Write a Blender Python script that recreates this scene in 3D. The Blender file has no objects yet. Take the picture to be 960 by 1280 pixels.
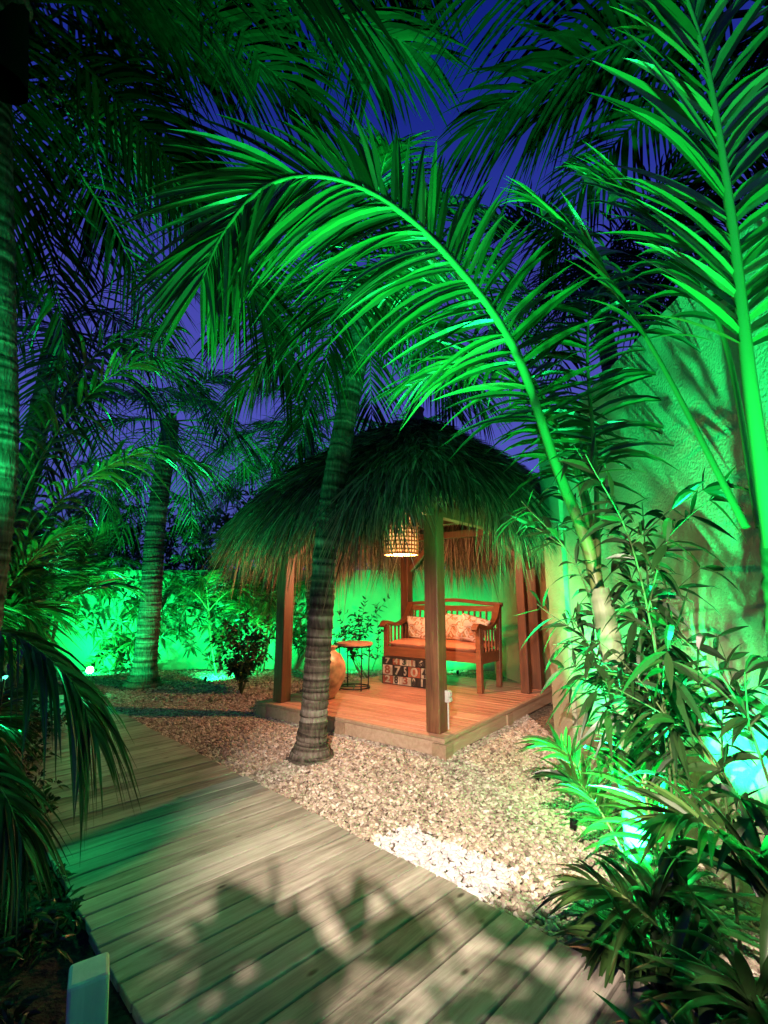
import bpy, math, random
import numpy as np
from mathutils import Vector, Matrix
random.seed(7); rng=np.random.default_rng(7)
scene=bpy.context.scene
scene.view_settings.view_transform='Standard'; scene.view_settings.look='None'
scene.view_settings.exposure=0
R=math.radians
# ---------------------------------------------------------------- materials
def mat(name):
    m=bpy.data.materials.new(name); m.use_nodes=True
    nt=m.node_tree; nt.nodes.clear()
    o=nt.nodes.new('ShaderNodeOutputMaterial'); b=nt.nodes.new('ShaderNodeBsdfPrincipled')
    nt.links.new(b.outputs[0],o.inputs[0]); return m,nt,b,o
def N(nt,t,**k):
    n=nt.nodes.new(t)
    for a,v in k.items(): setattr(n,a,v)
    return n
def ramp(nt,fac,cols):
    r=N(nt,'ShaderNodeValToRGB'); e=r.color_ramp.elements
    e[0].position=cols[0][0]; e[0].color=(*cols[0][1],1)
    e[1].position=cols[-1][0]; e[1].color=(*cols[-1][1],1)
    for p,c in cols[1:-1]:
        x=e.new(p); x.color=(*c,1)
    nt.links.new(fac,r.inputs[0]); return r.outputs[0]
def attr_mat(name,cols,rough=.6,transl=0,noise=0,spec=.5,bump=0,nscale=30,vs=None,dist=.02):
    m,nt,b,o=mat(name)
    a=N(nt,'ShaderNodeAttribute',attribute_name='shade')
    fac=a.outputs['Fac']
    if noise or bump:
        tc=N(nt,'ShaderNodeTexCoord'); nz=N(nt,'ShaderNodeTexNoise'); nz.inputs['Scale'].default_value=nscale
        nz.inputs['Detail'].default_value=4
        src=tc.outputs['Object']
        if vs:
            mp=N(nt,'ShaderNodeMapping'); mp.inputs['Scale'].default_value=vs; nt.links.new(src,mp.inputs[0]); src=mp.outputs[0]
        nt.links.new(src,nz.inputs['Vector'])
        ad=N(nt,'ShaderNodeMath',operation='MULTIPLY_ADD'); nt.links.new(nz.outputs[0],ad.inputs[0])
        ad.inputs[1].default_value=noise; 
        sb=N(nt,'ShaderNodeMath',operation='SUBTRACT'); nt.links.new(fac,sb.inputs[0]); sb.inputs[1].default_value=noise/2
        nt.links.new(sb.outputs[0],ad.inputs[2]); fac=ad.outputs[0]
        if bump:
            bp=N(nt,'ShaderNodeBump'); bp.inputs['Strength'].default_value=bump; bp.inputs['Distance'].default_value=dist
            nt.links.new(nz.outputs[0],bp.inputs['Height']); nt.links.new(bp.outputs[0],b.inputs['Normal'])
    c=ramp(nt,fac,cols); nt.links.new(c,b.inputs['Base Color'])
    b.inputs['Roughness'].default_value=rough; b.inputs['Specular IOR Level'].default_value=spec
    if transl:
        t=N(nt,'ShaderNodeBsdfTranslucent'); nt.links.new(c,t.inputs[0])
        mx=N(nt,'ShaderNodeMixShader'); mx.inputs[0].default_value=transl
        nt.links.new(b.outputs[0],mx.inputs[1]); nt.links.new(t.outputs[0],mx.inputs[2]); nt.links.new(mx.outputs[0],o.inputs[0])
    return m
def wood_mat(name,cols,rough=.6,axis='X',bump=.3,sc=6,knots=False):
    m,nt,b,o=mat(name)
    tc=N(nt,'ShaderNodeTexCoord'); mp=N(nt,'ShaderNodeMapping')
    s={'X':(.08,1,1),'Y':(1,.08,1),'Z':(1,1,.08)}[axis]
    mp.inputs['Scale'].default_value=[sc*q*2 for q in s]
    a=N(nt,'ShaderNodeAttribute',attribute_name='shade')
    ml=N(nt,'ShaderNodeMath',operation='MULTIPLY'); nt.links.new(a.outputs['Fac'],ml.inputs[0]); ml.inputs[1].default_value=37
    cb=N(nt,'ShaderNodeCombineXYZ'); [nt.links.new(ml.outputs[0],cb.inputs[i]) for i in range(3)]
    va=N(nt,'ShaderNodeVectorMath',operation='ADD')
    nt.links.new(tc.outputs['Object'],mp.inputs[0]); nt.links.new(mp.outputs[0],va.inputs[0]); nt.links.new(cb.outputs[0],va.inputs[1])
    nz=N(nt,'ShaderNodeTexNoise'); nz.inputs['Scale'].default_value=1.6; nz.inputs['Detail'].default_value=9; nz.inputs['Roughness'].default_value=.7
    nz.inputs['Distortion'].default_value=.6
    nt.links.new(va.outputs[0],nz.inputs['Vector'])
    n2=N(nt,'ShaderNodeTexNoise'); n2.inputs['Scale'].default_value=2.2; n2.inputs['Detail'].default_value=4
    nt.links.new(tc.outputs['Object'],n2.inputs['Vector'])
    q=N(nt,'ShaderNodeMath',operation='MULTIPLY_ADD'); nt.links.new(a.outputs['Fac'],q.inputs[0]); q.inputs[1].default_value=.32
    nt.links.new(nz.outputs[0],q.inputs[2])
    q2=N(nt,'ShaderNodeMath',operation='MULTIPLY_ADD'); nt.links.new(n2.outputs[0],q2.inputs[0]); q2.inputs[1].default_value=.4; nt.links.new(q.outputs[0],q2.inputs[2])
    q3=N(nt,'ShaderNodeMath',operation='SUBTRACT'); nt.links.new(q2.outputs[0],q3.inputs[0]); q3.inputs[1].default_value=.36
    fac=q3.outputs[0]
    if knots:
        vk=N(nt,'ShaderNodeTexVoronoi'); vk.inputs['Scale'].default_value=3.2; mk=N(nt,'ShaderNodeMapping'); mk.inputs['Scale'].default_value=(.8,1.7,1)
        nt.links.new(tc.outputs['Object'],mk.inputs[0]); nt.links.new(mk.outputs[0],vk.inputs['Vector'])
        mr=N(nt,'ShaderNodeMapRange'); mr.inputs['From Min'].default_value=.03; mr.inputs['From Max'].default_value=.09; mr.inputs['To Min'].default_value=-.35; mr.inputs['To Max'].default_value=0
        nt.links.new(vk.outputs['Distance'],mr.inputs['Value'])
        ak=N(nt,'ShaderNodeMath',operation='ADD'); nt.links.new(fac,ak.inputs[0]); nt.links.new(mr.outputs[0],ak.inputs[1]); fac=ak.outputs[0]
    c=ramp(nt,fac,cols); nt.links.new(c,b.inputs['Base Color'])
    bp=N(nt,'ShaderNodeBump'); bp.inputs['Strength'].default_value=bump; bp.inputs['Distance'].default_value=.01
    nt.links.new(nz.outputs[0],bp.inputs['Height']); nt.links.new(bp.outputs[0],b.inputs['Normal'])
    b.inputs['Roughness'].default_value=rough
    return m
def flat_mat(name,col,rough=.5,metal=0,emit=None,es=0,noise=0,nscale=20,bump=0):
    m,nt,b,o=mat(name)
    b.inputs['Base Color'].default_value=(*col,1); b.inputs['Roughness'].default_value=rough; b.inputs['Metallic'].default_value=metal
    if noise or bump:
        tc=N(nt,'ShaderNodeTexCoord'); nz=N(nt,'ShaderNodeTexNoise'); nz.inputs['Scale'].default_value=nscale; nz.inputs['Detail'].default_value=8
        nt.links.new(tc.outputs['Object'],nz.inputs['Vector'])
        c=ramp(nt,nz.outputs[0],[(.3,tuple(x*(1-noise) for x in col)),(.7,tuple(min(1,x*(1+noise)) for x in col))])
        nt.links.new(c,b.inputs['Base Color'])
        if bump:
            bp=N(nt,'ShaderNodeBump'); bp.inputs['Strength'].default_value=bump; bp.inputs['Distance'].default_value=.02
            nt.links.new(nz.outputs[0],bp.inputs['Height']); nt.links.new(bp.outputs[0],b.inputs['Normal'])
    if emit:
        b.inputs['Emission Color'].default_value=(*emit,1); b.inputs['Emission Strength'].default_value=es
    return m
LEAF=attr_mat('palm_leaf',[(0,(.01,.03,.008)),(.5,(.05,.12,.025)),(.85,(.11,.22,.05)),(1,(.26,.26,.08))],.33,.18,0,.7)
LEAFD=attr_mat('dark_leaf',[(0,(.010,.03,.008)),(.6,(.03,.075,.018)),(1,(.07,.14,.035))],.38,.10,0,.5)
LEAFS=attr_mat('shaded_leaf',[(0,(.004,.009,.003)),(.6,(.012,.024,.007)),(1,(.04,.06,.02))],.7,.04,0,.1)  # darkened leaf copy: canopy shade is put into the colour
RIB=attr_mat('frond_rib',[(0,(.08,.13,.03)),(1,(.22,.3,.09))],.45,0,0)
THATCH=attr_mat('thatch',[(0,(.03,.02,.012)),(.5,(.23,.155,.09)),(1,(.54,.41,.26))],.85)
TRUNK=attr_mat('palm_trunk_bark',[(0,(.025,.02,.015)),(.5,(.12,.097,.074)),(1,(.27,.24,.2))],.9,0,.9,.2,1.0,nscale=1,vs=(38,38,9),dist=.03)
STEM=attr_mat('green_stem',[(0,(.03,.06,.018)),(1,(.11,.17,.06))],.45,0,.3,nscale=12)
PALE=attr_mat('pale_palm_stem',[(0,(.12,.17,.08)),(1,(.34,.42,.24))],.5,0,.4,.4,.4,nscale=1,vs=(30,30,8))
PEB=attr_mat('pebble',[(0,(.13,.10,.075)),(.4,(.37,.30,.235)),(.75,(.54,.46,.38)),(1,(.76,.71,.64))],.75)
PEBW=attr_mat('white_pebble',[(0,(.42,.40,.41)),(1,(.80,.79,.81))],.7)
BOARD=wood_mat('weathered_board',[(0.0,(.02,.017,.014)),(.16,(.065,.056,.045)),(.42,(.23,.208,.172)),(.8,(.50,.47,.41))],.72,'X',.7,knots=True)
DECK=wood_mat('deck_wood',[(0.05,(.16,.065,.035)),(.45,(.48,.22,.14)),(.85,(.66,.38,.26))],.5,'Y',.35)
FASC=wood_mat('fascia_wood',[(0.05,(.16,.10,.06)),(.45,(.38,.26,.17)),(.85,(.55,.42,.3))],.6,'X',.35)
POST=wood_mat('post_wood',[(0.05,(.03,.012,.006)),(.45,(.15,.062,.028)),(.85,(.32,.15,.065))],.5,'Z',.6)
BENCHW=wood_mat('teak_wood',[(0.05,(.06,.02,.008)),(.5,(.22,.075,.03)),(.9,(.34,.14,.06))],.4,'Y',.2)
# ---------------------------------------------------------------- mesh buffers
class Buf:
    def __init__(s): s.v=[];s.f=[];s.s=[];s.n=0
    def add(s,v,f,sh):
        v=np.asarray(v,float).reshape(-1,3); f=np.asarray(f,int)
        s.v.append(v); s.f.append(f+s.n); s.s.append(np.broadcast_to(np.asarray(sh,float),(len(v),)).copy()); s.n+=len(v)
def build(name,buf,material,smooth=False,parent=None):
    v=np.concatenate(buf.v); f=np.concatenate(buf.f); sh=np.concatenate(buf.s)
    k=f.shape[1]; me=bpy.data.meshes.new(name)
    me.vertices.add(len(v)); me.vertices.foreach_set('co',v.astype(np.float32).ravel())
    me.loops.add(f.size); me.loops.foreach_set('vertex_index',f.astype(np.int32).ravel())
    me.polygons.add(len(f)); me.polygons.foreach_set('loop_start',np.arange(0,f.size,k,dtype=np.int32))
    me.polygons.foreach_set('loop_total',np.full(len(f),k,dtype=np.int32))
    me.polygons.foreach_set('use_smooth',np.full(len(f),smooth))
    a=me.attributes.new('shade','FLOAT','POINT'); a.data.foreach_set('value',np.clip(sh,0,1).astype(np.float32))
    me.update(calc_edges=True); me.validate()
    me.materials.append(material)
    o=bpy.data.objects.new(name,me); scene.collection.objects.link(o)
    if parent: o.parent=parent
    return o
def empty(name,loc=(0,0,0),rz=0,parent=None):
    e=bpy.data.objects.new(name,None); e.location=loc; e.rotation_euler=(0,0,rz); e.empty_display_size=.2
    scene.collection.objects.link(e); e.parent=parent; return e
def nrm(a): return a/(np.linalg.norm(a,axis=-1,keepdims=True)+1e-9)
PROF_P=np.array([.45,1,.95,.7,.4,.03]); PROF_L=np.array([.1,.75,1,.85,.45,.02])
def strips(buf,base,d,side,L,W,droop,shade,segs=5,fold=.25,prof=PROF_P):
    n=len(base); t=np.linspace(0,1,segs+1)
    L=np.broadcast_to(L,(n,)); W=np.broadcast_to(W,(n,)); droop=np.broadcast_to(droop,(n,))
    c=base[:,None]+d[:,None]*(L[:,None]*t)[...,None]
    c[...,2]-=(droop*L)[:,None]*t**2
    tan=np.repeat(d[:,None],segs+1,1).copy(); tan[...,2]-=2*droop[:,None]*t; tan=nrm(tan)
    s=side[:,None]-np.sum(side[:,None]*tan,-1,keepdims=True)*tan; s=nrm(s)
    nr=np.cross(s,tan)
    pr=np.interp(t,np.linspace(0,1,len(prof)),prof)
    w=(W[:,None]*pr/2)[...,None]
    v=np.stack([c-s*w,c-nr*w*fold*2,c+s*w],2)
    idx=np.arange(n*(segs+1)*3).reshape(n,segs+1,3)
    a=idx[:,:-1,:-1];b=idx[:,:-1,1:];cc=idx[:,1:,1:];dd=idx[:,1:,:-1]
    f=np.stack([a,b,cc,dd],-1).reshape(-1,4)
    sh=np.broadcast_to(shade,(n,))[:,None,None]+np.zeros((n,segs+1,3))
    buf.add(v.reshape(-1,3),f,sh.ravel())
def tube(buf,P,rad,sides=8,shade=.5):
    P=np.asarray(P,float); n=len(P); rad=np.broadcast_to(rad,(n,))
    T=nrm(np.gradient(P,axis=0)); ref=np.array([0,0,1.]) if abs(T[0,2])<.8 else np.array([1.,0,0])
    A=nrm(np.cross(T,ref)); B=np.cross(T,A)
    th=np.linspace(0,2*np.pi,sides,endpoint=False)
    v=P[:,None]+rad[:,None,None]*(A[:,None]*np.cos(th)[None,:,None]+B[:,None]*np.sin(th)[None,:,None])
    idx=np.arange(n*sides).reshape(n,sides); j=np.roll(idx,-1,1)
    f=np.stack([idx[:-1],j[:-1],j[1:],idx[1:]],-1).reshape(-1,4)
    sh=np.broadcast_to(np.asarray(shade,float),(n,))
    buf.add(v.reshape(-1,3),f,np.repeat(sh,sides))
def box(buf,lo,hi,shade=None):
    x0,y0,z0=lo;x1,y1,z1=hi
    v=[(x0,y0,z0),(x1,y0,z0),(x1,y1,z0),(x0,y1,z0),(x0,y0,z1),(x1,y0,z1),(x1,y1,z1),(x0,y1,z1)]
    f=[(0,3,2,1),(4,5,6,7),(0,1,5,4),(1,2,6,5),(2,3,7,6),(3,0,4,7)]
    buf.add(v,f,random.random() if shade is None else shade)
def obox(buf,p,q,w,h,shade=None,up=(0,0,1)):
    p=np.array(p,float);q=np.array(q,float);T=nrm(q-p);S=nrm(np.cross(T,up));U=np.cross(S,T)
    v=[]
    for e in (p,q):
        for a,b in ((-1,-1),(1,-1),(1,1),(-1,1)): v.append(e+S*a*w/2+U*b*h/2)
    f=[(3,2,1,0),(4,5,6,7),(0,1,5,4),(1,2,6,5),(2,3,7,6),(3,0,4,7)]
    buf.add(v,f,random.random() if shade is None else shade)
def bevel(o,w=.006,seg=2):
    m=o.modifiers.new('bevel','BEVEL'); m.width=w; m.segments=seg; m.limit_method='ANGLE'; return o
def smoothcurve(C,n):
    C=np.asarray(C,float); m=len(C)
    E=np.vstack([2*C[0]-C[1],C,2*C[-1]-C[-2]])
    t=np.linspace(0,m-1-1e-6,n); i=t.astype(int); u=(t-i)[:,None]
    p0,p1,p2,p3=E[i],E[i+1],E[i+2],E[i+3]
    return .5*((2*p1)+(-p0+p2)*u+(2*p0-5*p1+4*p2-p3)*u*u+(-p0+3*p1-3*p2+p3)*u**3)
# ---------------------------------------------------------------- vegetation
def frond(leaf,rib,C,n=45,L=.8,W=.04,up=(0,0,1),droop=.35,t0=.15,lift=.25,rr=.018,shade=.5,a0=70,a1=22,segs=5,tw=.5,jit=.08,top=1.0,dtop=1.0):
    P=smoothcurve(C,40); T=nrm(np.gradient(P,axis=0))
    tube(rib,P,np.linspace(rr,rr*.15,40),6,.5+.3*rng.random())
    for sg in (-1,1):
        t=np.linspace(t0,.995,n)+rng.normal(0,.003,n); t=np.clip(t,0,.999)
        x=t*39; i=x.astype(int); i=np.clip(i,0,38); u=(x-i)[:,None]
        b=P[i]*(1-u)+P[i+1]*u; tt=nrm(T[i]*(1-u)+T[i+1]*u)
        S=nrm(np.cross(tt,np.array(up,float))); Nn=np.cross(S,tt)
        q=(t-t0)/(1-t0)
        a=np.radians(a0+(a1-a0)*q+rng.normal(0,4,n))[:,None]
        d=nrm(tt*np.cos(a)+sg*S*np.sin(a)+Nn*(lift*(1-.5*q[:,None])+rng.normal(0,jit,(n,1)))+rng.normal(0,jit*.5,(n,3)))
        side=nrm(np.cross(d,Nn)+Nn*rng.normal(0,tw,(n,1)))
        prof=np.sin(np.pi*np.clip(.16+.78*q,0,1))**.55
        LL=L*prof*rng.uniform(.82,1.08,n)*(top if sg>0 else 1)
        strips(leaf,b,d,side,LL,W*rng.uniform(.75,1.15,n)*(.6+.4*prof),droop*rng.uniform(.6,1.5,n)*(dtop if sg>0 else 1),np.clip(shade+rng.normal(0,.2,n),0,1),segs)
def arch(pos,az,el,L,dr):
    s=np.linspace(0,1,6); h=np.array([math.cos(az),math.sin(az),0])
    return np.array(pos)+np.outer(s*L*math.cos(el)*(1-.12*s),h)+np.outer(s*L*math.sin(el)-dr*L*s**2.2,[0,0,1])
def crown(leaf,rib,pos,nf=12,L=2.2,LL=.7,W=.035,n=36,el=(0,75),dr=(.35,.75),droop=.5,shade=.45,az=(0,360),segs=4,rr=.02,t0=.14):
    for i in range(nf):
        a=R(az[0]+(az[1]-az[0])*(i+rng.uniform(-.3,.3))/nf); e=R(rng.uniform(*el)); l=L*rng.uniform(.8,1.1)
        frond(leaf,rib,arch(pos,a,e,l,rng.uniform(*dr)),n,LL*rng.uniform(.85,1.1),W,droop=droop,shade=shade+rng.uniform(-.15,.15),segs=segs,rr=rr,t0=t0)
def trunk(buf,C,r0,r1,flare=0,step=.022,ring=.085,sides=20,amp=.05):
    C=np.array(C,float); Ln=np.sum(np.linalg.norm(np.diff(C,axis=0),axis=1)); n=int(Ln/step)
    P=smoothcurve(C,n); t=np.linspace(0,1,n); d=t*Ln
    rs=r0+(r1-r0)*t+flare*np.exp(-d/.16)
    ph=(d/ring+.35*np.sin(d*5)+.3*np.sin(d*13))%1
    rs=rs*(1+amp*(ph<.22)-amp*.6*ph+rng.normal(0,.012,n)); sh=.5+.25*rng.normal(0,1,n)-.3*(ph<.25)
    P=P+rng.normal(0,.0015,P.shape)
    tube(buf,P,rs,sides,np.clip(sh,0,1))
def palm(name,trunkC,r0,r1,flare=.0,boots=True,leafmat=None,**kw):
    e=empty(name,(0,0,0)); tb,lb,rb=Buf(),Buf(),Buf()
    trunk(tb,trunkC,r0,r1,flare)
    top=np.array(trunkC[-1],float)
    crown(lb,rb,top,**kw)
    if boots:
        tube(rb,smoothcurve([top-[0,0,.7],top-[0,0,.3],top+[0,0,.15]],12),np.linspace(r1*1.25,r1*.6,12),10,.3)
    build('trunk',tb,TRUNK,True,e); build('fronds',lb,leafmat or LEAF,False,e); build('ribs',rb,leafmat or RIB,True,e); return e
def clump(name,pos,nst,spread,h,nf,L,LL,shade=.5,W=.035,n=34,azr=(0,360),r=.03,el=(45,80),extra=(),leafmat=None):
    e=empty(name); sb,lb,rb=Buf(),Buf(),Buf()
    for i in range(nst):
        a=rng.uniform(0,2*np.pi); q=spread*math.sqrt(rng.random())
        b=np.array([pos[0]+q*math.cos(a),pos[1]+q*math.sin(a),0]); hh=h*rng.uniform(.6,1.1)
        top=b+[q*.5*math.cos(a),q*.5*math.sin(a),hh]
        trunk(sb,[b,(b+top)/2+rng.normal(0,.03,3),top],r,r*.7,ring=.12,sides=8,amp=.08,step=.04)
        crown(lb,rb,top,nf=nf,L=L,LL=LL,W=W,n=n,el=el,dr=(.3,.75),droop=.35,shade=shade,az=azr,rr=.012)
    for (C,kw) in extra: frond(lb,rb,C,**kw)
    build('canes',sb,STEM,True,e); build('fronds',lb,leafmat or LEAF,False,e); build('ribs',rb,RIB,True,e); return e
def shrub(name,stems,ll=.18,lw=.028,gap=.07,whorl=3,leafmat=None,rr=.012,start=.3,shade=.4,droop=.25,branch=3,bl=.5):
    e=empty(name); sb,lb=Buf(),Buf()
    def leafy(C,r,st):
        P=smoothcurve(C,30); tube(sb,P,np.linspace(r,r*.3,30),6,.3+.4*rng.random())
        T=nrm(np.gradient(P,axis=0)); Ln=np.sum(np.linalg.norm(np.diff(P,axis=0),axis=1))
        k=max(2,int(Ln*(1-st)/gap)); t=np.repeat(np.linspace(st,1,k),whorl)+rng.normal(0,.004,k*whorl); t=np.clip(t,0,.999); i=(t*29).astype(int)
        b=P[i]; tt=T[i]; m=len(t); ph=rng.uniform(0,2*np.pi,m)
        ref=np.array([.3,.5,.2]); A=nrm(np.cross(tt,ref)); B=np.cross(tt,A)
        rad=A*np.cos(ph)[:,None]+B*np.sin(ph)[:,None]
        d=nrm(rad*rng.uniform(.6,1.1,(m,1))+tt*rng.uniform(.3,1.,(m,1)))
        side=nrm(np.cross(d,tt)+rng.normal(0,.35,(m,3)))
        strips(lb,b,d,side,ll*rng.uniform(.55,1.15,m),lw*rng.uniform(.8,1.2,m),droop*rng.uniform(.2,1.8,m),np.clip(shade+rng.normal(0,.2,m),0,1),5,.2,PROF_L)
    for C in stems:
        C=np.array(C,float); leafy(C,rr,start); P=smoothcurve(C,30)
        for j in range(branch):
            i=int(rng.uniform(.3,.85)*29); a=rng.uniform(0,2*np.pi); l=bl*rng.uniform(.6,1.2)
            d=np.array([math.cos(a),math.sin(a),rng.uniform(.3,1.3)]); d/=np.linalg.norm(d)
            leafy([P[i],P[i]+d*l*.5,P[i]+d*l+[0,0,-.1*l]],rr*.5,.15)
    build('stems',sb,STEM,True,e); build('leaves',lb,leafmat or LEAFD,False,e); return e
def foliage_mass(name,blobs,dens=60,ll=.25,lw=.05,shade=.45):
    lb=Buf()
    for (c,r) in blobs:
        c=np.array(c,float); r=np.array(r,float); k=int(dens*r[0]*r[1]*r[2]*4)+8
        p=rng.normal(0,1,(k,3)); p=nrm(p)*rng.uniform(.45,1.05,(k,1))
        cc=c+p*r; cc=cc[cc[:,2]>.05]
        for q in cc:
            m=14; d=nrm(rng.normal(0,1,(m,3))+[0,0,.35]); b=q+d*.03
            strips(lb,b,d,nrm(rng.normal(0,1,(m,3))),ll*rng.uniform(.5,1.2,m),lw*rng.uniform(.7,1.3,m),.4,np.clip(shade+rng.normal(0,.2)+rng.normal(0,.1,m),0,1),3,.2,PROF_L)
    return build(name,lb,LEAFD)
# ---------------------------------------------------------------- ground
m,nt,b,o=mat('soil'); tc=N(nt,'ShaderNodeTexCoord'); nz=N(nt,'ShaderNodeTexNoise'); nz.inputs['Scale'].default_value=18; nz.inputs['Detail'].default_value=10
nt.links.new(tc.outputs['Object'],nz.inputs['Vector']); c=ramp(nt,nz.outputs[0],[(.3,(.012,.01,.007)),(.7,(.06,.048,.03))]); nt.links.new(c,b.inputs['Base Color'])
bp=N(nt,'ShaderNodeBump'); bp.inputs['Distance'].default_value=.05; nt.links.new(nz.outputs[0],bp.inputs['Height']); nt.links.new(bp.outputs[0],b.inputs['Normal']); b.inputs['Roughness'].default_value=.95
SOIL=m
g=Buf(); g.add([(-150,-150,0),(150,-150,0),(150,150,0),(-150,150,0)],[(0,1,2,3)],.5); build('ground',g,SOIL)
m,nt,b,o=mat('gravel_base'); tc=N(nt,'ShaderNodeTexCoord'); vo=N(nt,'ShaderNodeTexVoronoi'); vo.inputs['Scale'].default_value=38
nt.links.new(tc.outputs['Object'],vo.inputs['Vector']); sx=N(nt,'ShaderNodeSeparateColor'); nt.links.new(vo.outputs['Color'],sx.inputs[0])
c=ramp(nt,sx.outputs[0],[(0,(.08,.06,.04)),(1,(.34,.27,.19))]); nt.links.new(c,b.inputs['Base Color'])
bp=N(nt,'ShaderNodeBump',invert=True); bp.inputs['Distance'].default_value=.03; nt.links.new(vo.outputs['Distance'],bp.inputs['Height']); nt.links.new(bp.outputs[0],b.inputs['Normal']); b.inputs['Roughness'].default_value=.9
g=Buf(); g.add([(3.2,.05,.004),(3.3,11,.004),(-9,11,.004),(-7.6,10.9,.004)],[(0,1,2,3)],.5); build('gravel_bed',g,m)
t_=(1+5**.5)/2
ICV=nrm(np.array([(-1,t_,0),(1,t_,0),(-1,-t_,0),(1,-t_,0),(0,-1,t_),(0,1,t_),(0,-1,-t_),(0,1,-t_),(t_,0,-1),(t_,0,1),(-t_,0,-1),(-t_,0,1)],float))
ICF=np.array([(0,11,5),(0,5,1),(0,1,7),(0,7,10),(0,10,11),(1,5,9),(5,11,4),(11,10,2),(10,7,6),(7,1,8),(3,9,4),(3,4,2),(3,2,6),(3,6,8),(3,8,9),(4,9,5),(2,4,11),(6,2,10),(8,6,7),(9,8,1)])
HF=np.array([.56,5.38]); HA=np.array([-.795,.606]); HB=np.array([.606,.795])
def inpatch(p):
    u=p[:,0]+p[:,1]+rng.normal(0,.025,len(p)); w=p[:,1]-p[:,0]+rng.normal(0,.03,len(p))
    return (u>3.2)&(u<3.9)&(w<3.55)&(w>2.3)
def pebbles(n,x,y,rad,patch):
    p=np.stack([rng.uniform(*x,n),rng.uniform(*y,n)],1)
    k=(p[:,0]+p[:,1]>3.30)&(p[:,0]<1.93)
    q=p-HF; s=q@HA; t=q@HB; k&=~((s>.0)&(s<2.6)&(t>.05)&(t<3.1))
    k&=np.abs(p[:,0])<.95*p[:,1]+.3
    ip=inpatch(p); k&=(ip if patch else ~ip)
    p=p[k]; n=len(p); r=rad*rng.uniform(.55,1.35,n)
    sc=np.stack([r*rng.uniform(.8,1.3,n),r*rng.uniform(.8,1.3,n),r*rng.uniform(.5,.85,n)],1)
    v=ICV[None]*(1+rng.normal(0,.12,(n,12,1)))*sc[:,None]
    a=rng.uniform(0,2*np.pi,n); ca,sa=np.cos(a)[:,None],np.sin(a)[:,None]
    X=v[...,0]*ca-v[...,1]*sa; Y=v[...,0]*sa+v[...,1]*ca
    tl=rng.normal(0,.35,(n,1)); Z=v[...,2]+X*tl
    lift=rng.uniform(0,.022,n)
    v=np.stack([X+p[:,:1],Y+p[:,1:],Z+lift[:,None]+.006],-1)
    f=ICF[None]+(np.arange(n)*12)[:,None,None]
    bf=Buf(); bf.add(v.reshape(-1,3),f.reshape(-1,3),np.repeat(np.clip(rng.beta(1.6,1.6,n),0,1),12))
    return bf
A=pebbles(38000,(-1.5,2.0),(1.4,4.8),.0155,False)
for q in (pebbles(46000,(-4.5,2.0),(4.8,7.6),.018,False),pebbles(26000,(-8,2.6),(7.6,10.8),.025,False)):
    A.add(q.v[0],q.f[0],q.s[0])
build('gravel',A,PEB)
build('white_gravel',pebbles(30000,(-1.5,2.2),(1.4,4.8),.018,True),PEBW)
# boardwalk
bw=Buf(); q=-3.2; 
while q<9.2:
    w=.142; j=rng.uniform(-.014,.014)
    box(bw,(-.745+j,q,.03),(.745+j,q+w-.011,.068+rng.uniform(-.003,.003)),random.random()); q+=w
o=build('boardwalk',bw,BOARD); o.location=(1.115,1.115,0); o.rotation_euler=(0,0,R(45)); bevel(o,.005)
sj=Buf(); 
for x in (-.62,0,.62): box(sj,(x-.03,-3.2,-.02),(x+.03,9.2,.029))
build('joists',sj,SOIL,parent=o)
# ---------------------------------------------------------------- gazebo
ang=math.atan2(.795,.606)
GZ=empty('thatched_gazebo',(.56,5.38,0),ang)
db=Buf(); x=-.17
while x<3.2:
    box(db,(x,-.165,.165),(x+.128,2.72,.2+rng.uniform(-.0015,.0015)),random.random()); x+=.14
d=build('deck_boards',db,DECK,parent=GZ); bevel(d,.005)
fb=Buf()
box(fb,(-.2,-.2,.03),(-.172,2.74,.162)); box(fb,(-.168,-.2,.03),(3.22,-.172,.162)); box(fb,(3.192,-.168,.03),(3.22,2.74,.162)); box(fb,(-.168,2.71,.03),(3.188,2.738,.162))
box(fb,(-.215,-.215,.168),(-.173,2.75,.204)); box(fb,(-.172,-.215,.168),(3.23,-.168,.204))
for (a,b_) in ((-.16,-.16),(-.14,2.6),(3.1,-.14),(3.1,2.6),(1.4,-.14),(-.14,1.2)): box(fb,(a-.08,b_-.08,-.02),(a+.08,b_+.08,.155))
d=build('deck_fascia',fb,FASC,parent=GZ); bevel(d,.004)
pb=Buf(); H=2.55
for (a,b_) in ((0,0),(0,2.45),(3,0),(3,2.45)):
    box(pb,(a-.085,b_-.085,.201),(a+.085,b_+.085,H))
box(pb,(2.5,-.05,.201),(2.63,.08,H-.1))
d=build('posts',pb,POST,parent=GZ); bevel(d,.012)
bb=Buf()
box(bb,(-.3,-.06,2.5),(3.3,.06,2.64)); box(bb,(-.3,2.39,2.5),(3.3,2.51,2.64))
box(bb,(-.06,-.3,2.641),(.06,2.75,2.76)); box(bb,(2.94,-.3,2.641),(3.06,2.75,2.76)); box(bb,(1.44,-.3,2.641),(1.56,2.75,2.74))
CX,CY=1.5,1.225
for k in range(16):
    th=k/16*2*math.pi; ex=CX+1.9*math.cos(th); ey=CY+1.65*math.sin(th)
    obox(bb,(ex,ey,2.74),(CX+.1*math.cos(th),CY+.1*math.sin(th),4.2),.05,.08)
for (p,q_) in (((2.92,0,2.05),(2.5,0,2.5)),((3,.08,2.1),(3,.5,2.5)),((3,2.37,2.1),(3,1.95,2.5)),((.08,2.45,2.1),(.5,2.45,2.5))):
    obox(bb,p,q_,.07,.08)
d=build('beams',bb,POST,parent=GZ); bevel(d,.006)
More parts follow.
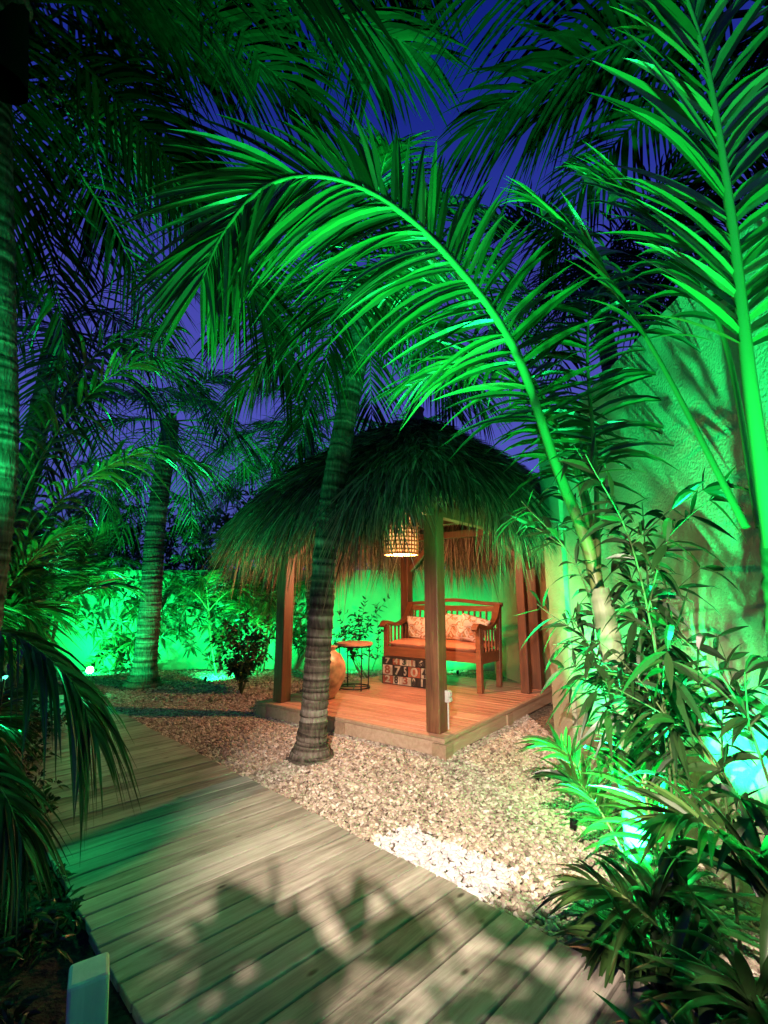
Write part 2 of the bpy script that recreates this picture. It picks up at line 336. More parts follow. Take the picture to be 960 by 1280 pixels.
def ecurve(th,rho):
    n=2+1.6*rho; c,s=np.cos(th),np.sin(th)
    k=(np.abs(c/2.28)**n+np.abs(s/2.06)**n)**(-1/n)
    return np.stack([CX+k*c*rho,CY+k*s*rho],-1)
def zprof(rho): return 4.42-1.20*rho-.42*rho**3.2
tb=Buf(); nr_,nth=14,64
rho=np.linspace(.02,.985,nr_)[:,None]+np.zeros((nr_,nth)); th=np.linspace(0,2*np.pi,nth,endpoint=False)[None]+np.zeros((nr_,nth))
xy=ecurve(th,rho); v=np.concatenate([xy,(zprof(rho)-.05)[...,None]],-1)
idx=np.arange(nr_*nth).reshape(nr_,nth); j=np.roll(idx,-1,1)
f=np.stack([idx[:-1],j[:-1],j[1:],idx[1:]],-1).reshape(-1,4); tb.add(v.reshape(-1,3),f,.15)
n=28000
rh=np.sqrt(rng.uniform(.0,1,n))*.97+.01; tt=rng.uniform(0,2*np.pi,n)
p0=ecurve(tt,rh); p1=ecurve(tt,np.minimum(rh+.03,1.03)); z0=zprof(rh); z1=zprof(rh+.03)
base=np.concatenate([p0,z0[:,None]+.0],1); d_=np.concatenate([p1-p0,(z1-z0)[:,None]],1); d_=nrm(d_)
outw=nrm(np.concatenate([p1-p0,np.zeros((n,1))],1)); side=nrm(np.cross(outw,[0,0,1.])); nn=np.cross(side,d_); nn*=np.sign(nn[:,2:3])
d_=nrm(d_+nn*rng.uniform(-.02,.34,(n,1))+side*rng.normal(0,.24,(n,1)))
shr=np.clip(.42+.3*np.sin(tt*7+rh*9)*rng.random(n)+rng.normal(0,.32,n),0,1)
strips(tb,base,d_,nrm(side+nn*rng.normal(0,.6,(n,1))),rng.uniform(.22,.55,n),rng.uniform(.010,.030,n),rng.uniform(.0,.3,n)+.3*(rh>.85),shr,3,.2,np.array([1,1,.8,.1]))
n=32000
rh=rng.uniform(.86,1.0,n); tt=rng.uniform(0,2*np.pi,n); p0=ecurve(tt,rh); p1=ecurve(tt,rh+.03)
outw=nrm(np.concatenate([p1-p0,np.zeros((n,1))],1)); side=nrm(np.cross(outw,[0,0,1.]))
base=np.concatenate([p0,(zprof(rh)-rng.uniform(0,.14,n))[:,None]],1)
d_=nrm(outw*rng.uniform(.0,.9,(n,1))+np.array([0,0,-1.])*rng.uniform(.5,1.,(n,1))+side*rng.normal(0,.26,(n,1)))
front=np.exp(-((((tt-R(222)+np.pi)%(2*np.pi))-np.pi)/.27)**2)
clumpv=(.98+.2*np.sin(tt*11)+.17*np.sin(tt*29+1)+.15*np.sin(tt*53))*(1-.55*front)
strips(tb,base,d_,nrm(side+outw*rng.normal(0,.7,(n,1))),rng.uniform(.2,.76,n)*clumpv,rng.uniform(.008,.023,n),rng.uniform(.1,.6,n),np.clip(.48+rng.normal(0,.3,n),0,1),4,.2,np.array([1,1,.8,.1]))
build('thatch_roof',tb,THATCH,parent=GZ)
fi=Buf()
zz=np.array([4.2,4.36,4.42,4.5,4.56,4.6,4.66,4.72,4.8,4.88,4.95]); rr_=np.array([.32,.2,.15,.13,.16,.1,.06,.085,.06,.03,.004])
tube(fi,np.stack([zz*0+CX,zz*0+CY,zz],1),rr_,14,.3); build('finial',fi,THATCH,True,GZ)
WHITEP=flat_mat('grey_plastic',(.5,.5,.47),.4,noise=.15)
ob=Buf(); box(ob,(-.03,-.022,0),(.03,.022,.12)); box(ob,(-.024,-.04,.06),(.024,-.0225,.11)); box(ob,(-.024,-.04,.01),(.024,-.0225,.05))
tube(ob,[(0,0,-.01),(0,0,-.27)],.009,8)
o=build('electrical_outlet',ob,WHITEP); bevel(o,.003)
pt=Matrix.Rotation(ang,3,'Z')@Vector((.05,-.11,0)); o.location=(.56+pt.x,5.38+pt.y,.50); o.rotation_euler=(0,0,ang)
def L2W(x,y,z=.2):
    p=Matrix.Rotation(ang,3,'Z')@Vector((x,y,0)); return (.56+p.x,5.38+p.y,z)
# ---------------------------------------------------------------- bench
BE=empty('wooden_bench',L2W(2.08,.5,.203),ang); BL=1.8
fr=Buf()
for y in (.04,BL-.04):
    box(fr,(0,y-.04,0),(.08,y+.04,.93)); obox(fr,(.70,y,0),(.80,y,1.3),.07,.08)
    P=smoothcurve([(-.1,y,.90),(-.03,y,.97),(.1,y,.955),(.3,y,.92),(.5,y,.96),(.66,y,1.08),(.76,y,1.26)],18)
    for a_,b_ in zip(P[:-1],P[1:]): obox(fr,a_,b_+(b_-a_)*.15,.1,.055,.4)
    box(fr,(.081,y-.02,.40),(.70,y+.02,.56)); 
    for k in range(5): box(fr,(.15+k*.11,y-.012,.561),(.19+k*.11,y+.012,.91))
box(fr,(.01,.081,.42),(.045,BL-.081,.57)); box(fr,(.68,.081,.42),(.72,BL-.081,.57))
for k in range(8): box(fr,(.046,.1+k*.2,.53),(.679,.1+k*.2+.17,.555))
obox(fr,(.715,.06,.66),(.715,BL-.06,.66),.035,.07); obox(fr,(.78,.0,1.2),(.78,BL,1.2),.035,.09)
P=smoothcurve([(.795,-.03,1.27),(.8,.3,1.29),(.8,BL/2,1.34),(.8,BL-.3,1.29),(.795,BL+.03,1.27)],16)
for a_,b_ in zip(P[:-1],P[1:]): obox(fr,a_,b_+(b_-a_)*.05,.045,.06,.5)
for k in range(15): y=.14+k*(BL-.28)/14; obox(fr,(.72,y,.70),(.775,y,1.165),.022,.045)
d=build('frame',fr,BENCHW,parent=BE); bevel(d,.006)
CUSH=flat_mat('orange_cushion',(.62,.25,.13),.9,noise=.2,nscale=8,bump=.3)
def pillowmesh(name,sx,sy,th,material,n=20,p=.38,parent=None):
    bf=Buf(); u=np.linspace(-1,1,n); U,V=np.meshgrid(u,u,indexing='ij')
    prof=(np.clip(1-U**4,0,1)*np.clip(1-V**4,0,1))**p
    pin=1-.07*(1-V**2)*np.abs(U)**3; pin2=1-.07*(1-U**2)*np.abs(V)**3
    wr=.012*np.sin(U*5+V*3)*prof
    for sg in (1,-1):
        v=np.stack([U*sx/2*pin,V*sy/2*pin2,sg*(th/2*prof+wr*.5*sg)],-1)
        idx=np.arange(n*n).reshape(n,n); f=np.stack([idx[:-1,:-1],idx[1:,:-1],idx[1:,1:],idx[:-1,1:]],-1).reshape(-1,4)
        if sg<0: f=f[:,::-1]
        bf.add(v.reshape(-1,3),f,.5)
    return build(name,bf,material,True,parent)
c_=pillowmesh('seat_cushion',.66,BL-.12,.13,CUSH,p=.12,parent=BE); c_.location=(.36,BL/2,.622)
m,nt,b,o_=mat('patterned_fabric'); tc=N(nt,'ShaderNodeTexCoord'); vo=N(nt,'ShaderNodeTexNoise'); vo.inputs['Scale'].default_value=7; vo.inputs['Distortion'].default_value=2.5; vo.inputs['Detail'].default_value=1
nt.links.new(tc.outputs['Object'],vo.inputs['Vector'])
c=ramp(nt,vo.outputs[0],[(.38,(.75,.68,.55)),(.49,(.8,.72,.58)),(.53,(.6,.28,.12)),(.57,(.55,.25,.1)),(.6,(.25,.2,.14)),(.66,(.75,.66,.54))]); nt.links.new(c,b.inputs['Base Color']); b.inputs['Roughness'].default_value=.9
FAB=m
for (y,s,tl,rz,fx) in ((1.42,.40,12,5,.5),(.90,.42,16,-14,.45),(.58,.46,12,6,.46),(.30,.46,24,26,.36)):
    p=pillowmesh('throw_pillow',s,s,.17,FAB); w=L2W(2.08+fx,.5+y,.203+.685+s*.46)
    p.matrix_world=Matrix.Translation(w)@Matrix.Rotation(ang+R(rz),4,'Z')@Matrix.Rotation(R(90-tl-6),4,'Y')@Matrix.Rotation(R(rz*.7),4,'Z')
METAL=flat_mat('black_metal',(.02,.02,.02),.45,.6)
TB=empty('side_table',L2W(1.27,2.25,.203))
tp=Buf(); zz=[.655,.655,.66,.69,.695,.695]; tube(tp,[(0,0,z+.0001*i) for i,z in enumerate(zz)],[.0,.275,.285,.285,.275,.0],32,.6); build('table_top',tp,DECK,False,TB)
tl=Buf()
th=np.linspace(0,2*np.pi,33)
for z,r in ((.64,.26),(.03,.24)): tube(tl,np.stack([r*np.cos(th),r*np.sin(th),z+0*th],1),.011,6)
for k in range(4):
    a=k*math.pi/2+.5; tube(tl,[(.26*math.cos(a),.26*math.sin(a),.65),(.24*math.cos(a),.24*math.sin(a),0)],.011,6)
tube(tl,[(-.24,0,.03),(.24,0,.03)],.009,6); tube(tl,[(0,-.24,.031),(0,.24,.031)],.009,6)
build('frame',tl,METAL,True,TB)
URN=flat_mat('glazed_ceramic',(.42,.27,.17),.35,noise=.55,nscale=9,bump=.2)
ub=Buf(); pr=[(0,.002),(.12,.0),(.14,.03),(.19,.12),(.245,.25),(.265,.36),(.25,.46),(.2,.55),(.14,.6),(.125,.63),(.15,.66),(.16,.67),(.14,.675),(.11,.64),(.11,.5)]
pr=np.array(pr); tube(ub,np.stack([0*pr[:,0],0*pr[:,0],pr[:,1]+np.arange(len(pr))*1e-5],1),pr[:,0],32)
o=build('ceramic_urn',ub,URN,True); o.location=L2W(.50,2.14,.203); o.scale=(1.15,1.15,1.05)
CR=empty('number_crate',L2W(1.93,1.32,.203),ang)
BLK=flat_mat('black_paint',(.02,.018,.015),.5,noise=.3); CRM=flat_mat('cream_paint',(.34,.29,.21),.6,noise=.5,nscale=9)
RUST=flat_mat('rust_paint',(.22,.06,.03),.6,noise=.4,nscale=9)
cb=Buf(); box(cb,(.003,0,0),(.36,.90,.42)); d=build('body',cb,BLK,parent=CR); bevel(d,.006)
widths=[[.2,.1,.22,.13,.21],[.12,.24,.1,.2,.2],[.22,.12,.18,.14,.2]]; rows=['19382','40578','61347']; hs=[.13,.16,.10]; zs_=[.012,.146,.310]
for r_ in range(3):
    y0=.015
    for k in range(5):
        wd_=widths[r_][k]; z0=zs_[r_]; mm=[(BLK,CRM),(CRM,BLK),(BLK,CRM),(RUST,CRM),(CRM,RUST)][(k*2+r_)%5]
        tbm=Buf(); box(tbm,(-.008,y0,z0),(.0025,y0+wd_-.01,z0+hs[r_]-.008)); build('tile',tbm,mm[0],parent=CR)
        cu=bpy.data.curves.new('digit','FONT'); cu.body=rows[r_][k]; cu.size=hs[r_]*1.15; cu.extrude=.002; cu.align_x='CENTER'; cu.materials.append(mm[1])
        cu.offset=.004
        t=bpy.data.objects.new('digit',cu); scene.collection.objects.link(t); t.parent=CR; t.location=(-.0115,y0+wd_/2-.005,z0+.018); t.rotation_euler=(R(90),0,R(-90)); t.scale=(min(1.5,wd_/hs[r_]),1,1)
        y0+=wd_+.002
# lantern
LX,LY=.24,6.75
LN=empty('rattan_pendant_lantern',(LX,LY,-.03))
m,nt,b,o_=mat('rattan'); b.inputs['Base Color'].default_value=(.45,.24,.09,1); b.inputs['Roughness'].default_value=.6
b.inputs['Emission Color'].default_value=(1,.36,.08,1); b.inputs['Emission Strength'].default_value=.22; RAT=m
m,nt,b,o_=mat('lantern_paper'); b.inputs['Base Color'].default_value=(.8,.6,.35,1)
b.inputs['Emission Color'].default_value=(1,.5,.18,1); b.inputs['Emission Strength'].default_value=1.3; RAT2=m
lb=Buf(); z0,z1=2.22,2.78
def lr(z): q=(z-z0)/(z1-z0); return .235+.02*math.sin(q*math.pi)-.02*q
th=np.linspace(0,2*np.pi,61)
for k in range(11):
    z=z0+(z1-z0)*k/10; r=lr(z)+.008*np.cos(th*15+(k%2)*math.pi)
    tube(lb,np.stack([r*np.cos(th),r*np.sin(th),z+0*th],1),.013 if k not in(0,10) else .018,5)
for k in range(26):
    a=k/26*2*math.pi; tube(lb,[(lr(z)*math.cos(a),lr(z)*math.sin(a),z) for z in np.linspace(z0,z1,6)],.009,5)
for k in range(4):
    a=k*math.pi/2; tube(lb,[(lr(z1)*math.cos(a),lr(z1)*math.sin(a),z1),(0,0,z1+.06)],.006,5)
build('weave',lb,RAT,True,LN)
lp=Buf(); zs=np.linspace(z0+.01,z1-.01,6); tube(lp,[(0,0,z) for z in zs],[lr(z)-.02 for z in zs],40); build('paper_liner',lp,RAT2,True,LN)
lc=Buf(); tube(lc,[(0,0,2.6),(0,0,2.9),(0,0,3.9)],.006,6); build('cord',lc,METAL,True,LN)
bu=Buf(); zb=np.array([2.24,2.25,2.275,2.31,2.35,2.39])-.02; tube(bu,[(0,0,z) for z in zb],[.0,.025,.038,.04,.025,.015],12); build('bulb',bu,flat_mat('bulb_glass',(1,.8,.5),.3,emit=(1,.6,.25),es=4),True,LN)
# ---------------------------------------------------------------- walls
def stucco(name,col):
    m,nt,b,o=mat(name); tc=N(nt,'ShaderNodeTexCoord'); n1=N(nt,'ShaderNodeTexNoise'); n1.inputs['Scale'].default_value=55; n1.inputs['Detail'].default_value=6
    n2=N(nt,'ShaderNodeTexNoise'); n2.inputs['Scale'].default_value=1.3; n2.inputs['Detail'].default_value=6
    for q in (n1,n2): nt.links.new(tc.outputs['Object'],q.inputs['Vector'])
    c=ramp(nt,n2.outputs[0],[(.3,tuple(x*.68 for x in col)),(.55,col),(.75,tuple(x*1.12 for x in col))]); nt.links.new(c,b.inputs['Base Color'])
    ad=N(nt,'ShaderNodeMath',operation='MULTIPLY_ADD'); nt.links.new(n2.outputs[0],ad.inputs[0]); ad.inputs[1].default_value=2; nt.links.new(n1.outputs[0],ad.inputs[2])
    bp=N(nt,'ShaderNodeBump'); bp.inputs['Strength'].default_value=.55; bp.inputs['Distance'].default_value=.02; nt.links.new(ad.outputs[0],bp.inputs['Height']); nt.links.new(bp.outputs[0],b.inputs['Normal'])
    b.inputs['Roughness'].default_value=.9; return m
ST=stucco('stucco',(.42,.42,.29))
STG=stucco('green_lit_stucco',(.14,.36,.20))  # green lamp glow is tinted into this wall colour
STW=stucco('tan_stucco',(.42,.27,.16))
def wallseg(buf,p,q,th,h,z0=-.05):
    obox(buf,(p[0],p[1],(h+z0)/2),(q[0],q[1],(h+z0)/2),th,h-z0)
w=Buf(); wallseg(w,(1.98,-2.5),(2.07,5.06),.3,3.5); o=build('stucco_wall',w,ST); 
w=Buf(); wallseg(w,(2.06,5.07),(2.07,5.66),.36,3.6); build('stucco_pillar',w,ST)
w=Buf(); wallseg(w,(2.26,5.5),(3.2,5.52),.3,2.3); wallseg(w,(3.36,5.4),(3.36,5.75),.3,2.3); wallseg(w,(3.36,5.76),(2.45,10.6),.22,2.4); build('stucco_wall',w,STW)
w=Buf(); wallseg(w,(-7.5,11.2),(6,11.2),.25,2.2); build('garden_wall',w,STG)
bo=Buf(); box(bo,(-.065,-.065,-.02),(.065,.065,.25),.7); o=build('wooden_bollard',bo,wood_mat('pale_wood',[(.1,(.45,.43,.33)),(.8,(.75,.72,.58))],.7,'Z',.3)); o.location=(-1.08,2.05,0); o.rotation_euler=(R(2),R(-3),R(30)); bevel(o,.012)
# ---------------------------------------------------------------- palms & plants
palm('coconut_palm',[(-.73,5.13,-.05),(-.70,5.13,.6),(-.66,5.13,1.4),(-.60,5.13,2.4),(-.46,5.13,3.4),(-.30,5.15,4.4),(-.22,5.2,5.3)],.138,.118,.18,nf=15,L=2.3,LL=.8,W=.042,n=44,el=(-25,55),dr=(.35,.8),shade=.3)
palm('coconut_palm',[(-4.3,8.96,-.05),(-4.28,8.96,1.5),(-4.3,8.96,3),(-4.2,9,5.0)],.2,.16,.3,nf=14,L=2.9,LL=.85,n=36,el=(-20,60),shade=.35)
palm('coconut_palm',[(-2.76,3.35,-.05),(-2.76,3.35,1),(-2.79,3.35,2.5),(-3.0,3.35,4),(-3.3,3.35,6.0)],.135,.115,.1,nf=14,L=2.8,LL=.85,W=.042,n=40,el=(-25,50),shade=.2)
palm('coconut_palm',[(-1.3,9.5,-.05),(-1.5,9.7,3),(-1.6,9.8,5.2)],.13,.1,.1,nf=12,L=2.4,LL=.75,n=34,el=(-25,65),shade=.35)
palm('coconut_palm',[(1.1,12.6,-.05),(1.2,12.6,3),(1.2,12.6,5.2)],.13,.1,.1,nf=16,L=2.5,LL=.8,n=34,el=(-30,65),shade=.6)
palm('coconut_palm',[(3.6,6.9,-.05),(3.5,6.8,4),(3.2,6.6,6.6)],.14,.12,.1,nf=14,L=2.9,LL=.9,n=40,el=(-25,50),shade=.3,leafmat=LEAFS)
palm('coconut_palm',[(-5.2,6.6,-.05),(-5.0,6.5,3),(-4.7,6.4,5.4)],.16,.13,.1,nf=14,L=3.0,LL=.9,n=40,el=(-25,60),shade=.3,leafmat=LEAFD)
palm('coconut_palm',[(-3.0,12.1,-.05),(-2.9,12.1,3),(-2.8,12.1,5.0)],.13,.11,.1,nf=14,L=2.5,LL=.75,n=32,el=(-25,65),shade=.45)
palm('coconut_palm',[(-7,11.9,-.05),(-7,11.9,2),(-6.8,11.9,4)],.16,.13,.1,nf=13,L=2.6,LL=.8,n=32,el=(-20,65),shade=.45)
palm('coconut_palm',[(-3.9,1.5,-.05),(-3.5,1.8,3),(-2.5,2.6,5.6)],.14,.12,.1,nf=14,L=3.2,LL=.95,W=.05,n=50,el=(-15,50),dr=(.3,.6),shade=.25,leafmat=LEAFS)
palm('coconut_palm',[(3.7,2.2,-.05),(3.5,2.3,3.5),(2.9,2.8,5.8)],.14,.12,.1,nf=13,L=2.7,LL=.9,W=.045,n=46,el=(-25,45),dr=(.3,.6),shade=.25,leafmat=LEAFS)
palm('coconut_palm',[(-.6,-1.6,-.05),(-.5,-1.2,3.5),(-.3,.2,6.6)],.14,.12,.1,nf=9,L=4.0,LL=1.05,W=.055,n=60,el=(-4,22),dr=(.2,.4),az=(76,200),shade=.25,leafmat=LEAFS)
HP=empty('arching_palm'); tb,lb,rb=Buf(),Buf(),Buf()
trunk(tb,[(1.42,2.92,-.05),(1.40,2.9,.5),(1.37,2.9,1.0),(1.30,2.95,1.65)],.085,.062,.05,ring=.15,sides=14,amp=.03)
hero=[(1.31,2.95,1.55),(1.29,3.05,1.95),(1.18,3.2,2.5),(.95,3.3,3.45),(.485,3.25,4.14),(0,3.2,4.58),(-.486,3.15,4.74),(-.89,3.1,4.6),(-1.15,3.05,4.18),(-1.265,3.0,3.76)]
frond(lb,rb,hero,n=108,L=1.0,W=.064,up=(0,-1,.12),droop=.46,t0=.26,lift=-.12,rr=.042,shade=.66,a0=70,a1=20,segs=7,tw=.55,jit=.09,top=1.28,dtop=.5)
frond(lb,rb,[(1.31,2.97,1.6),(1.45,3.4,2.4),(1.3,3.9,3.3),(.8,4.3,3.8),(.2,4.6,3.7)],n=54,L=.8,W=.05,droop=.5,shade=.35,rr=.02,t0=.25)
frond(lb,rb,[(1.31,2.97,1.6),(1.42,3.5,2.6),(1.15,3.9,3.7),(.5,4.1,4.5),(-.2,4.2,4.7)],n=60,L=.9,W=.05,droop=.5,shade=.2,rr=.02,t0=.25)
frond(lb,rb,[(1.31,2.97,1.6),(1.5,3.3,2.5),(1.6,3.5,3.5),(1.9,3.9,4.3),(2.3,4.1,4.5)],n=50,L=.8,W=.045,droop=.5,shade=.3,rr=.02,t0=.25)
build('trunk',tb,PALE,True,HP); build('fronds',lb,LEAF,False,HP); build('ribs',rb,RIB,True,HP)
AP=empty('areca_palm'); tb,lb,rb=Buf(),Buf(),Buf()
trunk(tb,[(1.68,2.1,-.05),(1.66,2.08,1.0),(1.63,2.0,1.9)],.07,.045,ring=.1,sides=12)
frond(lb,rb,[(1.61,1.98,1.8),(1.56,1.92,2.5),(1.58,1.92,3.37),(1.54,1.9,4.22),(1.40,1.88,4.9)],n=46,L=.85,W=.055,up=(0,-1,.1),droop=.25,t0=.3,rr=.036,shade=.7,a0=50,a1=22,segs=6,lift=.05)
frond(lb,rb,[(1.6,2.1,1.9),(1.5,2.5,3.0),(1.3,2.8,3.9),(1.1,3.1,4.5)],n=36,L=.7,W=.045,droop=.4,shade=.2,rr=.016,t0=.35)
frond(lb,rb,[(1.66,2.1,1.9),(1.75,2.3,3.0),(1.65,2.6,3.9),(1.4,2.9,4.5)],n=40,L=.7,W=.045,droop=.4,shade=.4,rr=.016,t0=.35)
for (b0,az,el,l,LL) in (((1.35,2.85,.1),125,60,1.0,.4),((1.35,2.6,.1),80,75,1.3,.4),((1.3,2.2,.05),150,50,.85,.36),((1.35,2.45,.05),185,30,.6,.3),((1.5,3.5,.1),130,60,1.0,.4),((1.5,2.3,.8),100,50,1.1,.42),((1.45,2.0,.5),175,55,.7,.36)):
    frond(lb,rb,arch(b0,R(az),R(el),l,.45),n=20,L=LL,W=.038,droop=.35,shade=.3,rr=.011,t0=.2)
build('canes',tb,STEM,True,AP); build('fronds',lb,LEAF,False,AP); build('ribs',rb,RIB,True,AP)
stems=[]
for i in range(13):
    x=rng.uniform(1.3,1.66); y=rng.uniform(2.0,3.3); h=rng.uniform(1.1,2.6); dx=rng.uniform(-.4,.12); dy=rng.uniform(-.3,.3)
    stems.append([(x,y,0),(x+dx*.15,y+dy*.2,h*.4),(x+dx*.6,y+dy*.5,h*.78),(x+dx*1.5,y+dy,h*.98)])
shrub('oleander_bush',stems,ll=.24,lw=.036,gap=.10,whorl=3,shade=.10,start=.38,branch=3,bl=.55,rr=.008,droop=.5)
def strap_plant(name,centres,nl=26,L=.55,W=.055,shade=.2):
    e=empty(name); lb=Buf()
    for c in centres:
        a=rng.uniform(0,2*np.pi,nl); el=rng.uniform(.35,1.35,nl)
        d=np.stack([np.cos(a)*np.cos(el),np.sin(a)*np.cos(el),np.sin(el)],1)
        side=nrm(np.stack([-np.sin(a),np.cos(a),0*a],1)+rng.normal(0,.15,(nl,3)))
        base=np.array(c)+rng.normal(0,.025,(nl,3))
        strips(lb,base,d,side,L*rng.uniform(.6,1.2,nl),W*rng.uniform(.7,1.2,nl),rng.uniform(.2,.7,nl),np.clip(shade+rng.normal(0,.15,nl),0,1),8,.25,np.array([.35,.8,1,.95,.75,.4,.03]))
    build('leaves',lb,LEAFD,True,e); return e
strap_plant('dracaena_plant',[(1.12,2.15,.05),(1.25,1.85,.25),(1.0,1.75,.05),(1.35,2.55,.1)])
strap_plant('dracaena_plant',[(1.45,2.05,.5),(1.2,2.35,.3)],nl=20,L=.5)
stems=[]
for i in range(21):
    x=rng.uniform(-.72,-.02); y=rng.uniform(-.2,.17)
    stems.append([(1.5,-.3+rng.uniform(-.2,.2),0),(1.45,-.3,1.5),(.6,-.2,2.05),(x+.3,y-.05,2.2),(x,y,2.12+rng.uniform(-.06,.14))])
shrub('overhanging_shrub',stems,ll=.16,lw=.032,gap=.11,whorl=2,shade=.35,start=.81,branch=0,bl=.25,rr=.005)
X1=[([(-2.8,2.6,.1),(-2.6,2.65,1.15),(-2.2,2.8,1.4),(-1.8,2.85,1.15),(-1.62,2.85,.85)],dict(n=44,L=.5,W=.036,droop=.8,shade=.4,rr=.010,t0=.35)),
    ([(-2.8,2.4,.1),(-2.6,2.45,.7),(-2.2,2.5,.95),(-1.85,2.5,.7),(-1.7,2.5,.45)],dict(n=38,L=.42,W=.032,droop=.8,shade=.3,rr=.010,t0=.35))]
clump('areca_palm',(-3.0,2.6),5,.35,.5,5,1.3,.5,.3,W=.034,extra=X1,leafmat=LEAFD)
X2=[([(-3.9,4.4,.2),(-3.6,4.45,1.5),(-3.1,4.5,2.5),(-2.4,4.55,3.0),(-1.8,4.6,2.9)],dict(n=46,L=.7,W=.045,droop=.6,shade=.55,rr=.016,t0=.25)),
    ([(-3.9,4.4,.2),(-3.7,4.5,1.5),(-3.3,4.5,3.0),(-2.7,4.6,3.9),(-2.0,4.6,4.0)],dict(n=46,L=.75,W=.045,droop=.6,shade=.5,rr=.016,t0=.25)),
    ([(-3.9,4.6,.2),(-3.8,4.7,1.8),(-3.6,4.8,3.2),(-3.1,4.9,4.3),(-2.4,5.0,4.6)],dict(n=46,L=.75,W=.045,droop=.6,shade=.4,rr=.016,t0=.25))]
clump('areca_palm',(-4.1,4.7),8,.55,1.2,6,2.0,.65,.45,W=.042,extra=X2)
clump('areca_palm',(-6.3,7.7),8,.6,1.9,6,2.1,.7,.5,W=.042)
clump('areca_palm',(-6.8,9.8),7,.7,1.8,6,2.3,.7,.6,W=.042)
clump('areca_palm',(-3.0,10.4),7,.5,1.2,5,1.9,.6,.6)
stems=[]
for i in range(13):
    a=rng.uniform(0,2*np.pi); h=rng.uniform(.8,1.5); r=rng.uniform(.2,.6)
    stems.append([(-2.35,8.3,0),(-2.35+.3*r*math.cos(a),8.3+.3*r*math.sin(a),h*.4),(-2.35+r*math.cos(a),8.3+r*math.sin(a),h)])
shrub('garden_shrub',stems,ll=.12,lw=.042,gap=.06,whorl=3,shade=.35,start=.35,branch=4,bl=.4,rr=.009)
stems=[[(-.4+rng.uniform(-.1,.1),9.9,0),(-.4+rng.uniform(-.3,.3),9.9,.6),(-.4+rng.uniform(-.6,.6),9.8,rng.uniform(1.0,1.7))] for i in range(8)]
shrub('garden_shrub',stems,ll=.13,lw=.04,gap=.07,whorl=3,shade=.3,start=.4,branch=3,bl=.4,rr=.009)
foliage_mass('background_foliage',[((-6.5,12.5,2.0),(2.8,1.0,2.6)),((-9.5,9.5,2.2),(1.8,1.8,2.8)),((-3.3,12.8,2.6),(2.2,.8,2.2)),((0,13.2,2.3),(2.5,.8,1.7)),((3.5,13,2),(2,.8,1.9)),((-8,6.5,1.8),(1.4,1.4,2.6)),((-3.9,10.7,1.5),(1.3,.35,1.4)),((-1.9,10.8,1.0),(.7,.25,.9)),((-5.6,10.6,1.2),(1.0,.4,1.3))],dens=20,ll=.28,lw=.055)
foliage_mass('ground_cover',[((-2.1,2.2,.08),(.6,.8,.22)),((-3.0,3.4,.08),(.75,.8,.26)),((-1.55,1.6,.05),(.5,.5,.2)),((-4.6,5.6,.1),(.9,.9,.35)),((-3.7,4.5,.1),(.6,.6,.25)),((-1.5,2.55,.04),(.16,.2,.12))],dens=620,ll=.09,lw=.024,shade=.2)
# ---------------------------------------------------------------- lights
GREEN=(.01,1,.24)
LENS=flat_mat('green_lens',(.1,.6,.3),.3,emit=(.1,1,.5),es=3)
LENSB=flat_mat('bright_green_lens',(.1,.6,.3),.3,emit=(.25,1,.55),es=60)
def spotlight(loc,target,power,angle=110,blend=.8,col=GREEN,r=.04,sz=1,lens=None):
    loc=Vector(loc); d=(Vector(target)-loc).normalized()
    e=empty('garden_spotlight',loc); q=d.to_track_quat('-Z','Y')
    bf=Buf(); tube(bf,[(0,0,.06*sz),(0,0,.058*sz),(0,0,.0)],[.0,.022*sz,.028*sz],14); o=build('housing',bf,METAL,True,e); o.rotation_euler=q.to_euler()
    bf=Buf(); tube(bf,[(0,0,.006),(0,0,.0062)],[.0,.026*sz],14); o=build('lens',bf,lens or LENS,True,e); o.rotation_euler=q.to_euler()
    bf=Buf(); tube(bf,[(0,0,0),(0,0,-loc.z-.02)],.006,6); build('stake',bf,METAL,True,e)
    l=bpy.data.lights.new('lamp','SPOT'); l.energy=power; l.color=col; l.spot_size=R(angle); l.spot_blend=blend; l.shadow_soft_size=r
    lo=bpy.data.objects.new('lamp',l); scene.collection.objects.link(lo); lo.parent=e; lo.location=d*.012; lo.rotation_euler=q.to_euler()
spotlight((1.30,3.6,.1),(1.95,4.1,2.8),1600,100)
spotlight((1.34,4.5,.1),(1.95,4.6,2.2),320,100)
spotlight((1.22,2.75,.12),(1.93,3.2,3.2),2300,96)
spotlight((1.0,1.1,.12),(1.6,2.2,3.4),2400,80)
spotlight((-1.50,2.05,.12),(.05,3.3,4.3),3600,46)
spotlight((-2.35,1.9,1.7),(-2.85,3.35,3.1),480,60)
spotlight((-2.35,3.1,1.1),(-1.1,2.7,0),32,110)  # added green fill for the left boards, not an actual garden fixture
spotlight((-2.85,3.9,.5),(-.6,5.15,3.4),300,50)
spotlight((-3.7,5.0,.6),(-.9,6.6,3.2),480,50)
spotlight((-4.7,7.5,.12),(-4.2,9.6,2.4),700,110)
spotlight((-5.9,9.6,.25),(-6,12,2.0),1200,130)
spotlight((-3.3,9.3,.12),(-3.1,11.5,1.8),1000,130)
spotlight((-.9,10.2,.1),(-.4,11.1,1.5),380,150)
spotlight((1.5,10.2,.1),(1.4,11.1,1.4),380,150)
spotlight((.6,11.7,.2),(1.2,12.6,4.6),2400,110)
spotlight((-3.0,4.1,.12),(-3.3,4.7,2.4),520,110)
spotlight((-5.0,8.5,.37),(-3.0,5.0,.8),110,120,sz=2.2,lens=LENSB)
l=bpy.data.lights.new('lantern_light','POINT'); l.energy=220; l.color=(1,.42,.20); l.shadow_soft_size=.05
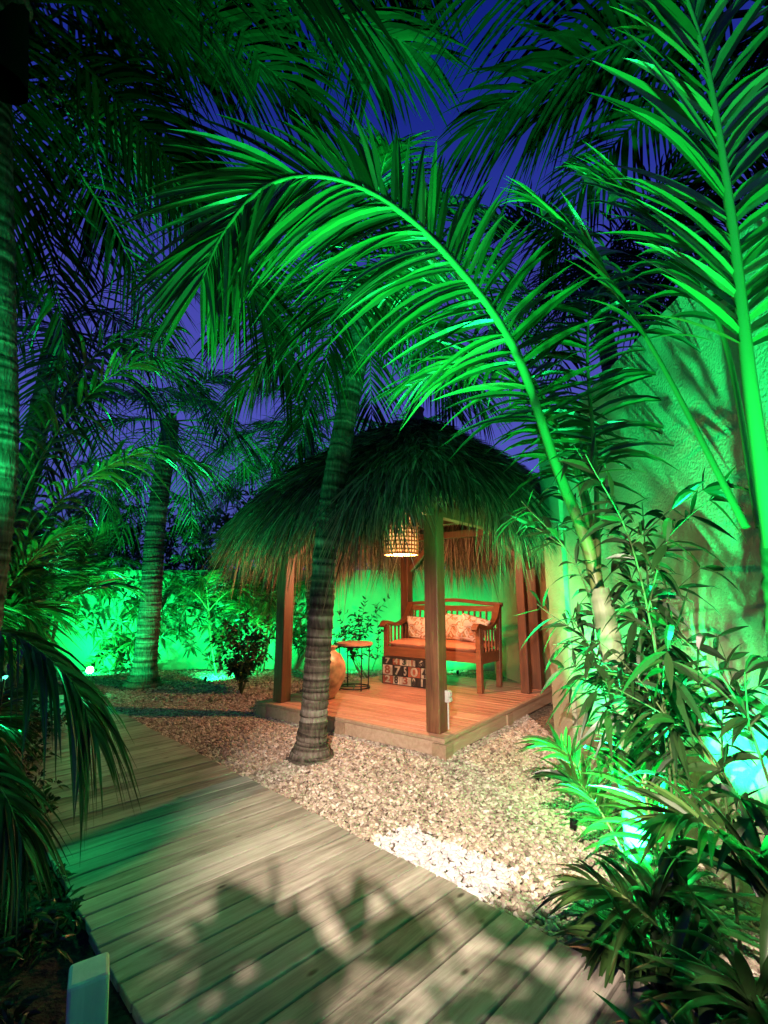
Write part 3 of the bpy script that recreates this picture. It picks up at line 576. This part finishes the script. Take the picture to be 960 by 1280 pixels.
o=bpy.data.objects.new('lantern_light',l); scene.collection.objects.link(o); o.location=(0,0,2.14); o.parent=LN
WL=empty('path_lamp_post',(-.5,-.8,0))
bf=Buf(); tube(bf,[(0,-.25,-.02),(0,-.25,1.5),(0,-.25,3.1)],.035,12); tube(bf,[(0,-.25,3.05),(0,-.1,3.1),(0,0,3.08)],.02,10); build('pole',bf,METAL,True,WL)
bf=Buf(); tube(bf,[(0,-.02,3.13),(0,-.02,3.12),(0,0.0,3.02)],[.0,.06,.09],14); build('shade',bf,METAL,True,WL)
l=bpy.data.lights.new('lamp','SPOT'); l.energy=3100; l.color=(1,.77,.62); l.spot_size=R(47); l.spot_blend=.75; l.shadow_soft_size=.014
lo=bpy.data.objects.new('lamp',l); scene.collection.objects.link(lo); lo.parent=WL; lo.location=(0,0.02,3.0); lo.rotation_euler=(Vector((.68,4.0,.05))-Vector((-.5,-.78,3.0))).to_track_quat('-Z','Y').to_euler()
# ---------------------------------------------------------------- sky
wd=bpy.data.worlds.new('World'); scene.world=wd; wd.use_nodes=True; nt=wd.node_tree; nt.nodes.clear()
o=N(nt,'ShaderNodeOutputWorld'); bg=N(nt,'ShaderNodeBackground'); tc=N(nt,'ShaderNodeTexCoord'); sp=N(nt,'ShaderNodeSeparateXYZ')
nt.links.new(tc.outputs['Generated'],sp.inputs[0])
c=ramp(nt,sp.outputs[2],[(0,(.03,.06,.18)),(.25,(.08,.095,.50)),(.5,(.062,.066,.42)),(.66,(.022,.036,.32)),(.80,(.005,.016,.21)),(1,(.002,.006,.09))])
nt.links.new(c,bg.inputs[0]); bg.inputs[1].default_value=1.0; nt.links.new(bg.outputs[0],o.inputs[0])
# ---------------------------------------------------------------- camera
cd=bpy.data.cameras.new('camera'); cam=bpy.data.objects.new('camera',cd); scene.collection.objects.link(cam); scene.camera=cam
cd.sensor_fit='VERTICAL'; cd.sensor_height=36; cd.lens=16.875; cd.clip_end=500; cd.clip_start=.05
cam.location=(0,0,1.6); cam.rotation_euler=(R(100),0,0)
